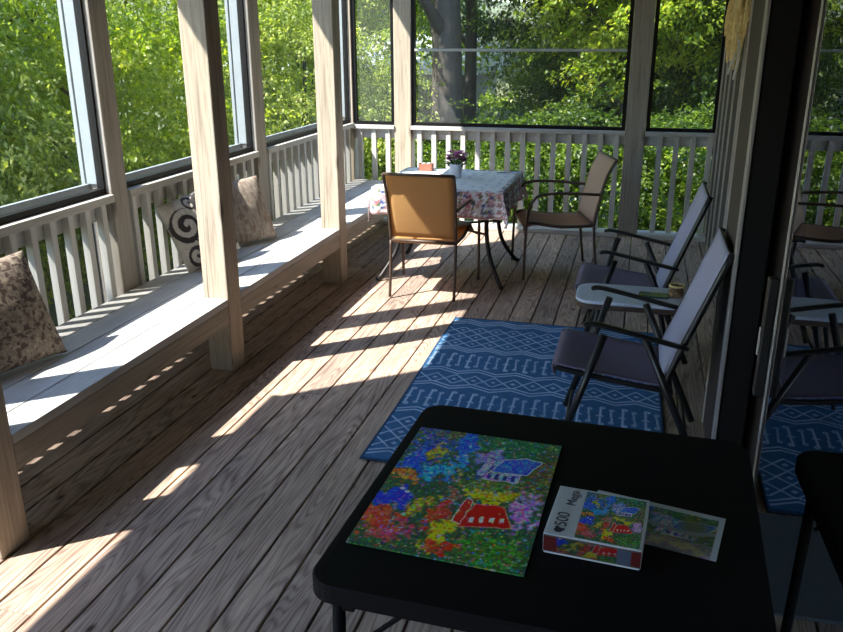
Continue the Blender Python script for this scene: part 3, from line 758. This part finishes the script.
    for c0, c1 in ((.13, .43), (.17, .41)):
        m_ = (np.hypot((U-c0)/.018, (V-c1)/.010) < 1)[..., None]; col = np.where(m_, np.array([.6, .6, .62]), col)
    hx_ = [(.65*vnoise(U*75*det+V*20, V*95*det-U*30, q)+.35*vnoise(U*160*det, V*210*det, q+7))[..., None] for q in (81, 82, 83)]
    col = col*(.25+1.5*np.concatenate(hx_, -1)*np.array([1.1, 1, 1.25]))*1.9
    g_ = col.mean(-1, keepdims=True); col = np.clip(g_+(col-g_)*1.35, 0, 1)
    return np.clip((col/.25)**1.35*.25, 0, 1)
def printed(name, nx, ny, corners, fn, m, parent=None, thick=.002):
    """flat printed sheet spanned by four corners: near-left, near-right, far-right, far-left"""
    U, V = np.meshgrid(np.linspace(0, 1, nx), np.linspace(0, 1, ny))
    a_, b_, c_, d_ = [np.array(p, float) for p in corners]
    P = (a_*((1-U)*(1-V))[..., None]+b_*(U*(1-V))[..., None]+c_*(U*V)[..., None]+d_*((1-U)*V)[..., None])
    return grid_mesh(name, P, fn(U, V), m, parent, smooth=False, thick=thick)
jz = zt+.0045
pz = printed('jigsaw_puzzle', 240, 340, [(-.185, -.276, jz-zt), (.193, -.290, jz-zt), (.201, .270, jz-zt), (-.178, .278, jz-zt)], painting, M['print'], thick=.003)
pz.location = (-.339, 1.654, zt); pz.rotation_euler = (0, 0, R(-1.2))
tag(pz, 'finished colourful jigsaw puzzle lying on the black table', 'puzzle')
# folded picture sheet partly under the box
def sheet(U, V):
    u2, v2 = U*.8+.1, V*.35+.25
    c = painting(.05+U*.9, .45+V*.5, .7)*.6+np.array([.05, .10, .06])*.5
    g = smooth01(1.5-1.5*np.hypot((U-.80)/.15+(V-.6)*.5, (V-.6)/.36))[..., None]; c = c*(1-.8*g)+np.array([.13, .16, .015])*g
    l = (V < .28)[..., None]; c = np.where(l, c*.5+np.array([.20, .15, .25])*.8, c)
    c = np.where((np.abs(V-.45-.25*(U-.3)-.1*np.sin(U*6)) < .04)[..., None], np.array([.25, .30, .36]), c)
    return np.where(((V > .90) | (U > .955))[..., None], np.array([.55, .60, .70]), c)
ps = printed('picture_sheet', 150, 110, [(-.145, -.085, 0), (.138, -.085, 0), (.138, .085, 0), (-.145, .085, 0)], sheet, M['print'], thick=.0012)
ps.location = (.098, 1.618, zt+.0016); ps.rotation_euler = (0, 0, R(-11)); tag(ps, 'glossy picture sheet with white border sticking out from under the puzzle box', 'sheet')
# the box
BH = .047
bxo = empty('puzzle_box', (-.021, 1.540, zt+.0022), R(-4.5)); tag(bxo, 'white puzzle box with a colourful landscape on its lid', 'box')
bw, bd = .098, .098
box('base', M['paper'], -bw+.002, bw-.002, -bd+.002, bd-.002, 0, BH-.004, bxo, .001)
lid = box('lid', M['paper'], -bw, bw, -bd, bd, .004, BH, bxo, .0015)
printed('lid_picture', 110, 130, [(-bw+.062, -bd+.004, BH+.0006), (bw-.006, -bd+.004, BH+.0006), (bw-.006, bd-.008, BH+.0006), (-bw+.062, bd-.008, BH+.0006)], lambda U, V: painting(U, V, .8)*1.0, M['print'], lid, .0004)
def side(U, V):
    c = painting(U, .1+V*.35, .6)
    c = np.where(((U < .14) | (U > .90))[..., None], np.array([.34, .03, .03]), c)
    c = np.where(((U > .76) & (U < .90))[..., None], np.array([.22, .30, .48]), c)
    return np.where(((V > .93) | (V < .05))[..., None], np.array([.35, .30, .30]), c)*.28  # whole print dimmed to imitate the weaker light on the box side
printed('side_print', 120, 30, [(-bw+.001, -bd-.0006, .006), (bw-.001, -bd-.0006, .006), (bw-.001, -bd-.0006, BH-.002), (-bw+.001, -bd-.0006, BH-.002)], side, M['print'], lid, .0003)
def text_mesh(name, s, size, m, parent, loc, rot):
    cu = bpy.data.curves.new(name, 'FONT'); cu.body = s; cu.size = size; cu.extrude = .0002; cu.align_x = 'LEFT'
    tmp = bpy.data.objects.new(name+'_source', cu); C.objects.link(tmp)
    me = bpy.data.meshes.new_from_object(tmp); bpy.data.objects.remove(tmp); bpy.data.curves.remove(cu)
    me.name = name
    o = link(name, me, m, parent); o.location = loc; o.rotation_euler = rot; return o
text_mesh('lettering', 'Mega', .030, M['ink'], lid, (-bw+.046, .022, BH+.0006), (0, 0, R(90)))
text_mesh('lettering', '500', .036, M['ink'], lid, (-bw+.040, -bd+.035, BH+.0006), (0, 0, R(90)))
MB().lathe([(.009, 0), (.009, .0005)], n=12).lathe([(.004, 0), (.004, .0006)], .009, .004, 10).lathe([(.004, 0), (.004, .0006)], -.004, .010, 10).build('piece_mark', M['ink'], lid, loc=(-bw+.027, -bd+.020, BH+.0006))

# ------------------------------------------------------------------ cushions
def cushion(name, size, thick, fn, loc, rot, label):
    n = 101; s = np.linspace(-1, 1, n); U, V = np.meshgrid(s, s)
    prof = ((1-np.abs(U)**2.6)*(1-np.abs(V)**2.6)).clip(0)**.55
    pinch = 1-.055*(1-np.abs(U)**2)*(np.abs(V)**3)-.0; pinch2 = 1-.055*(1-np.abs(V)**2)*(np.abs(U)**3)
    X = U*size/2*pinch2; Y = V*size/2*pinch
    wr = (vnoise(U*3+5, V*3+9, 4)-.5)*.10*prof
    F1 = np.stack([X, Y, (prof+wr)*thick/2], -1); F2 = np.stack([X, Y, -(prof+wr)*thick/2], -1)
    i = np.arange(n*n).reshape(n, n); f1 = np.stack([i[:-1, :-1], i[:-1, 1:], i[1:, 1:], i[1:, :-1]], -1).reshape(-1, 4); f2 = f1[:, ::-1]+n*n
    me = bpy.data.meshes.new(name); me.from_pydata(np.concatenate([F1.reshape(-1, 3), F2.reshape(-1, 3)]).tolist(), [], np.concatenate([f1, f2]).tolist()); me.update()
    c = fn(U, V).reshape(-1, 3); set_col(me, np.concatenate([c, c]))
    bm = bmesh.new(); bm.from_mesh(me); bmesh.ops.remove_doubles(bm, verts=bm.verts, dist=.0004); bm.to_mesh(me); bm.free()
    for p in me.polygons: p.use_smooth = True
    o = link(name, me, M['cushion']); o.location = loc; o.rotation_euler = rot
    return tag(o, label, 'cushion', 'cushions on the bench')
def brown_floral(U, V):
    a_ = vnoise(U*17+V*5, V*15-U*4, 1); b_ = vnoise(U*26, V*26, 2); d = np.abs(vnoise(U*11, V*11+U*3, 6)-.5)
    c = np.ones(U.shape+(3,))*np.array([.30, .235, .185])
    c = np.where((a_ > .58)[..., None], np.array([.13, .09, .075]), c); c = np.where((d < .05)[..., None], np.array([.42, .34, .26]), c)
    return c*(.7+.5*b_)[..., None]
def scrolls(U, V):
    c = np.ones(U.shape+(3,))*np.array([.60, .57, .52])
    for k, (cu, cv, r0, s_) in enumerate(((-.62, .38, .62, 1), (.35, .2, .5, -1), (-.2, -.5, .5, -1), (.6, -.6, .4, 1), (.5, .75, .35, 1), (-.8, -.1, .3, 1))):
        du, dv = U-cu, V-cv; r = np.hypot(du, dv); a_ = np.arctan2(dv, du)*s_
        sp = ((r/r0*1.6-a_/(2*math.pi)) % 1); m_ = (r < r0) & (sp < .46+.12*np.sin(a_)) ; c = np.where(m_[..., None], np.array([.055, .05, .05]), c)
    return c*(.85+.25*vnoise(U*14, V*14, 8))[..., None]
def beige(U, V):
    b_ = vnoise(U*14, V*14, 12); s_ = vnoise(U*5, V*22, 13)
    c = np.ones(U.shape+(3,))*np.array([.40, .335, .275]); c = np.where((s_ > .62)[..., None], np.array([.30, .22, .17]), c)
    return c*(.75+.4*b_)[..., None]
def lean(y, yaw, tilt, size, x_bot, th, turn=0):
    """a cushion standing on its edge on the bench, leaning back to the railing"""
    rot = Matrix.Rotation(yaw, 4, 'Z') @ Matrix.Rotation(-tilt, 4, 'Y') @ Matrix.Rotation(R(90), 4, 'Y') @ Matrix.Rotation(turn, 4, 'Z')
    z = BZ+size/2*math.cos(tilt)*.985+.01; x = x_bot-size/2*math.sin(tilt)
    return (x, y, z), rot.to_euler()
l, r_ = lean(2.60, R(-14), R(24), .47, -2.38, .15); cushion('cushion', .47, .15, brown_floral, l, r_, 'brown floral cushion at the near left end of the bench, cut by the frame')
l, r_ = lean(4.27, R(-22), R(22), .46, -2.40, .13, R(10)); cushion('cushion', .43, .13, scrolls, l, r_, 'white cushion with black scrolls leaning on the railing, left of the big post')
l, r_ = lean(4.83, R(-26), R(24), .44, -2.41, .14); cushion('cushion', .44, .14, beige, l, r_, 'plain beige-brown cushion on the bench, right of the big post')

# ------------------------------------------------------------------ straw hanging on the siding
hg = empty('wall_hanging', (.60, 5.95, 1.78)); tag(hg, 'straw and white ribbon hanging on the siding at top right', 'wall hanging')
random.seed(3); ms, mr = MB(), MB()
ms.tube([(-.04, -.36, .25), (-.04, .36, .25)], .012)
for i in range(80):
    y = random.uniform(-.38, .38); L_ = random.uniform(.25, .60)*(1-abs(y)*1.1); x = random.uniform(-.085, -.015); d = random.uniform(-.06, .06)
    ms.tube(smoothpath([(-.04, y*.9, .25), (x, y+d*.4, .25-L_*.5), (x-.01, y+d, .25-L_)], 3), [.010, .010, .011, .012, .012, .010, .005], 5, .45)
for i in range(4):
    y = -.30+.19*i; L_ = random.uniform(.35, .66)
    mr.tube(smoothpath([(-.05, y, .25), (-.075, y+.05, .25-L_*.4), (-.055, y-.05, .25-L_*.7), (-.065, y+.01, .25-L_)], 5), .0075, 6, .5)
ms.build('straw', M['straw'], hg); mr.build('ribbon', M['ribbon'], hg)

# ------------------------------------------------------------------ ground, trees, neighbour house
def hgt(x, y): return -1.6+.05*math.sin(x*.7)+.06*math.sin(y*.5)+max(0, (y-9))*.10+max(0, -x-5)*.10
xs = np.linspace(-40, 30, 60); ys = np.linspace(-20, 60, 70)
P = np.array([[(x, y, hgt(x, y)) for x in xs] for y in ys]); g = grid_mesh('ground', P, None, M['ground']); structure(g)
rng = np.random.default_rng(5)
def crown_mesh(name, n_big, n_cl, per, lsize, m, shell=.5):
    """boughs (flat layers) of leaf sprays scattered through a unit-radius crown; each leaf is a folded lozenge"""
    d = rng.normal(size=(n_big, 3)); d /= np.linalg.norm(d, axis=1)[:, None]
    lump = 1+.25*np.sin(d[:, 0]*5+1)*np.cos(d[:, 1]*4)+.12*np.sin(d[:, 2]*7)
    big = d*((shell+(1-shell)*rng.random(n_big)**.6)*lump)[:, None]
    bi = np.repeat(np.arange(n_big), n_cl); n_all = len(bi)
    off = rng.normal(size=(n_all, 3))*np.array([.17, .17, .045]); off[:, 2] -= .5*(off[:, 0]**2+off[:, 1]**2)
    cen = big[bi]+off
    out = cen-big[bi]*.55; out[:, 2] *= .3; out /= np.linalg.norm(out, axis=1)[:, None]
    tw = out*.8+rng.normal(size=(n_all, 3))*np.array([.5, .5, .22]); tw[:, 2] -= .18; tw /= np.linalg.norm(tw, axis=1)[:, None]
    t = np.tile(np.linspace(0, 1, per), n_all); ci = np.repeat(np.arange(n_all), per); n = len(t)
    pos = cen[ci]+tw[ci]*(t[:, None]*lsize*4.0)+rng.normal(size=(n, 3))*lsize*.35
    ax = tw[ci]*.6+rng.normal(size=(n, 3))*np.array([.6, .6, .35]); ax[:, 2] -= .3; ax /= np.linalg.norm(ax, axis=1)[:, None]
    nn = rng.normal(size=(n, 3))*.42+np.array([0, 0, 1]); sd_ = np.cross(ax, nn); sd_ /= np.linalg.norm(sd_, axis=1)[:, None]
    L_ = lsize*(.6+.8*rng.random(n))[:, None]; nrm = np.cross(sd_, ax)
    v0 = pos; v1 = pos+ax*L_*.42+sd_*L_*.28+nrm*L_*.08; v2 = pos+ax*L_; v3 = pos+ax*L_*.42-sd_*L_*.28+nrm*L_*.08
    V = np.stack([v0, v1, v2, v3], 1).reshape(-1, 3).astype(np.float32)
    me = bpy.data.meshes.new(name); me.vertices.add(4*n); me.vertices.foreach_set('co', V.ravel())
    idx = np.arange(n)*4; tri = np.stack([idx, idx+1, idx+2, idx, idx+2, idx+3], 1).ravel().astype(np.int32)
    me.loops.add(6*n); me.loops.foreach_set('vertex_index', tri)
    me.polygons.add(2*n); me.polygons.foreach_set('loop_start', np.arange(2*n, dtype=np.int32)*3)
    me.update(calc_edges=True)
    cr_ = rng.random(n_big)[bi][ci]*.35+rng.random(n_all)[ci]*.25+rng.random(n)*.40
    face_rnd(me, np.repeat(cr_, 2)); me.materials.append(m)
    return me
CR = {
 'near': crown_mesh('leafy_crown', 140, 27, 12, .035, LEAVES[0], .3),
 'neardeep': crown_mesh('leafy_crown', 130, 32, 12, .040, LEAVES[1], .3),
 'pale': crown_mesh('leafy_crown', 140, 27, 12, .033, LEAVES[2], .3),
 'far': crown_mesh('leafy_crown', 130, 36, 12, .034, LEAVES[0], .35),
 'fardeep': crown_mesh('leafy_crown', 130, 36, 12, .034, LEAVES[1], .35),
}
def tree(x, y, zc, rx, ry, rz_, kind, label, group, trunk=.12, rot=0, lean_=(0, 0)):
    z0 = hgt(x, y); t = empty('leafy_tree' if trunk > .05 else 'leafy_shrub', (x, y, z0)); tag(t, label, 'tree' if trunk > .05 else 'shrub', group)
    c = bpy.data.objects.new('crown', CR[kind]); C.objects.link(c); c.parent = t; c.location = (0, 0, zc-z0); c.scale = (rx, ry, rz_); c.rotation_euler = (0, 0, rot)
    H_ = zc-z0+rz_*.4; k = trunk
    mb = MB().tube(smoothpath([(lean_[0], lean_[1], -.1), (lean_[0]*.6+.03, lean_[1]*.6, H_*.35), (-.03, .02, H_*.7), (0, 0, H_)], 4), [k*(1-.6*i/12) for i in range(13)], 10)
    for j in range(7):
        a_ = j*2.4+rot; h0 = H_*(.35+.08*j); e = Vector((math.cos(a_)*rx*.6, math.sin(a_)*ry*.6, min(zc-z0+rz_*.6, h0+rz_*.5)))
        mb.tube(smoothpath([(0, 0, h0), (e.x*.45, e.y*.45, (h0+e.z)/2-.05), e], 3), [k*.42*(1-.12*i) for i in range(7)], 6)
    mb.build('trunk', M['bark'], t, smooth=True)
    return t
LG = 'trees and shrubs outside the left screens'
tree(-5.3, 3.2, 1.1, 1.3, 1.2, 1.7, 'pale', 'bright green leafy shrub right outside the nearest left screen', LG, .045)
tree(-5.7, 4.9, 1.3, 1.3, 1.3, 1.9, 'pale', 'pale yellow-green shrub outside the second left screen', LG, .045, 1.1)
tree(-5.1, 6.9, .9, 1.2, 1.3, 1.7, 'near', 'bright leafy shrub outside the left screen nearest the corner', LG, .045, 2.3)
tree(-7.6, 2.6, 2.6, 2.2, 2.0, 2.6, 'neardeep', 'darker green tree behind the nearest left shrub', LG, .14, .4)
tree(-8.0, 6.2, 3.0, 2.3, 2.2, 3.0, 'near', 'tall bright tree behind the left shrubs, seen past the big post', LG, .14, 1.9)
tree(-6.9, 9.4, 2.0, 2.1, 2.0, 2.9, 'pale', 'pale tree outside the far left corner of the porch', LG, .14, 3.0)
tree(-11.0, 9.5, 4.0, 3.6, 3.4, 4.4, 'fardeep', 'large dark tree far off to the left', LG, .2, .8)
tree(-12.0, 4.0, 4.0, 3.6, 3.4, 4.4, 'far', 'large green tree farthest to the left', LG, .2, 2.8)
FG = 'trees beyond the far railing'
tree(-4.3, 10.4, 1.0, 1.3, 1.2, 1.6, 'pale', 'pale leafy shrub just beyond the far left corner', FG, .045, .5)
tree(-6.2, 12.8, 3.4, 1.9, 2.0, 2.6, 'near', 'bright tree seen between the corner and the pale far post', FG, .16, 1.5)
tree(-2.75, 11.8, 5.0, 1.9, 1.8, 1.9, 'fardeep', 'tree with a thick dark trunk behind the dining table', FG, .27, 2.0)
tree(-.3, 10.6, .0, 1.4, 1.2, 1.2, 'neardeep', 'low shrub behind the far railing balusters', FG, .04, 2.9)
tree(-2.2, 10.3, -.3, 1.2, 1.1, 1.1, 'neardeep', 'low dark shrub below the railing behind the flower pot', FG, .04, 1.3)
tree(1.4, 10.2, .1, 1.3, 1.2, 1.2, 'neardeep', 'low shrub beyond the railing next to the siding', FG, .04, .2)
tree(-.2, 12.6, 3.2, 1.9, 1.8, 1.9, 'far', 'bright sunlit tree in the middle of the far screen', FG, .16, 4.0)
tree(1.9, 12.3, 2.8, 1.8, 1.8, 2.3, 'fardeep', 'shaded dark tree seen through the right hand far screen', FG, .14, 5.0)
tree(.8, 15.4, 2.9, 2.7, 2.3, 3.4, 'fardeep', 'deep green tree behind the middle far screen', FG, .2, .9)
tree(-1.1, 14.6, 1.0, 1.0, 1.4, 1.2, 'fardeep', 'dark tree low behind the thick trunk', FG, .18, 3.3)
tree(-6.6, 16.5, 4.2, 3.4, 3.0, 4.4, 'far', 'tall tree at the back left beyond the corner', FG, .2, .1)
tree(4.6, 16.0, 4.2, 3.2, 3.0, 4.4, 'far', 'tall tree at the back right beyond the siding', FG, .2, 2.2)
tree(-1.0, 21.5, 6.4, 4.6, 3.0, 3.6, 'far', 'tallest tree at the very back, above the neighbouring roof', FG, .24, 1.7)
tree(-9.0, 29.0, 5.0, 5.0, 3.6, 5.6, 'fardeep', 'wide dark tree at the back left horizon', FG, .24, 1.0)
tree(6.5, 24.0, 5.0, 5.0, 3.6, 5.6, 'fardeep', 'wide dark tree at the back right horizon', FG, .24, 2.6)
tree(-3.3, 16.2, 5.0, 2.0, 1.8, 2.0, 'far', 'bright tree high above the neighbouring roof', FG, .14, 2.4)
tree(-1.6, 17.6, 2.0, 1.9, 1.8, 2.4, 'fardeep', 'deep green tree right of the neighbouring roof', FG, .14, .7)
tree(-3.6, 15.2, -.5, 1.6, 1.2, 1.1, 'neardeep', 'low dark shrub under the neighbouring roof', FG, .04, 4.1)
tree(1.2, 20.5, 3.4, 3.0, 2.0, 3.4, 'fardeep', 'deep green tree at the back, right of the middle far screen', FG, .2, 5.2)
nh = empty('neighbour_house', (-7.0, 21.5, -2.0)); tag(nh, 'neighbouring house with a pale grey roof glimpsed through the trees', 'house')
box('wall', M['housewall'], -3, 3, -2, 2, 0, 2.95, nh, 0)
MB().add([(-3.3, -2.4, 2.85), (3.3, -2.4, 2.85), (3.3, 2.4, 2.85), (-3.3, 2.4, 2.85), (-3.3, 0, 3.75), (3.0, 0, 3.75)], [(0, 1, 5, 4), (3, 4, 5, 2), (0, 4, 3), (1, 2, 5), (0, 3, 2, 1)]).build('roof', M['houseroof'], nh)
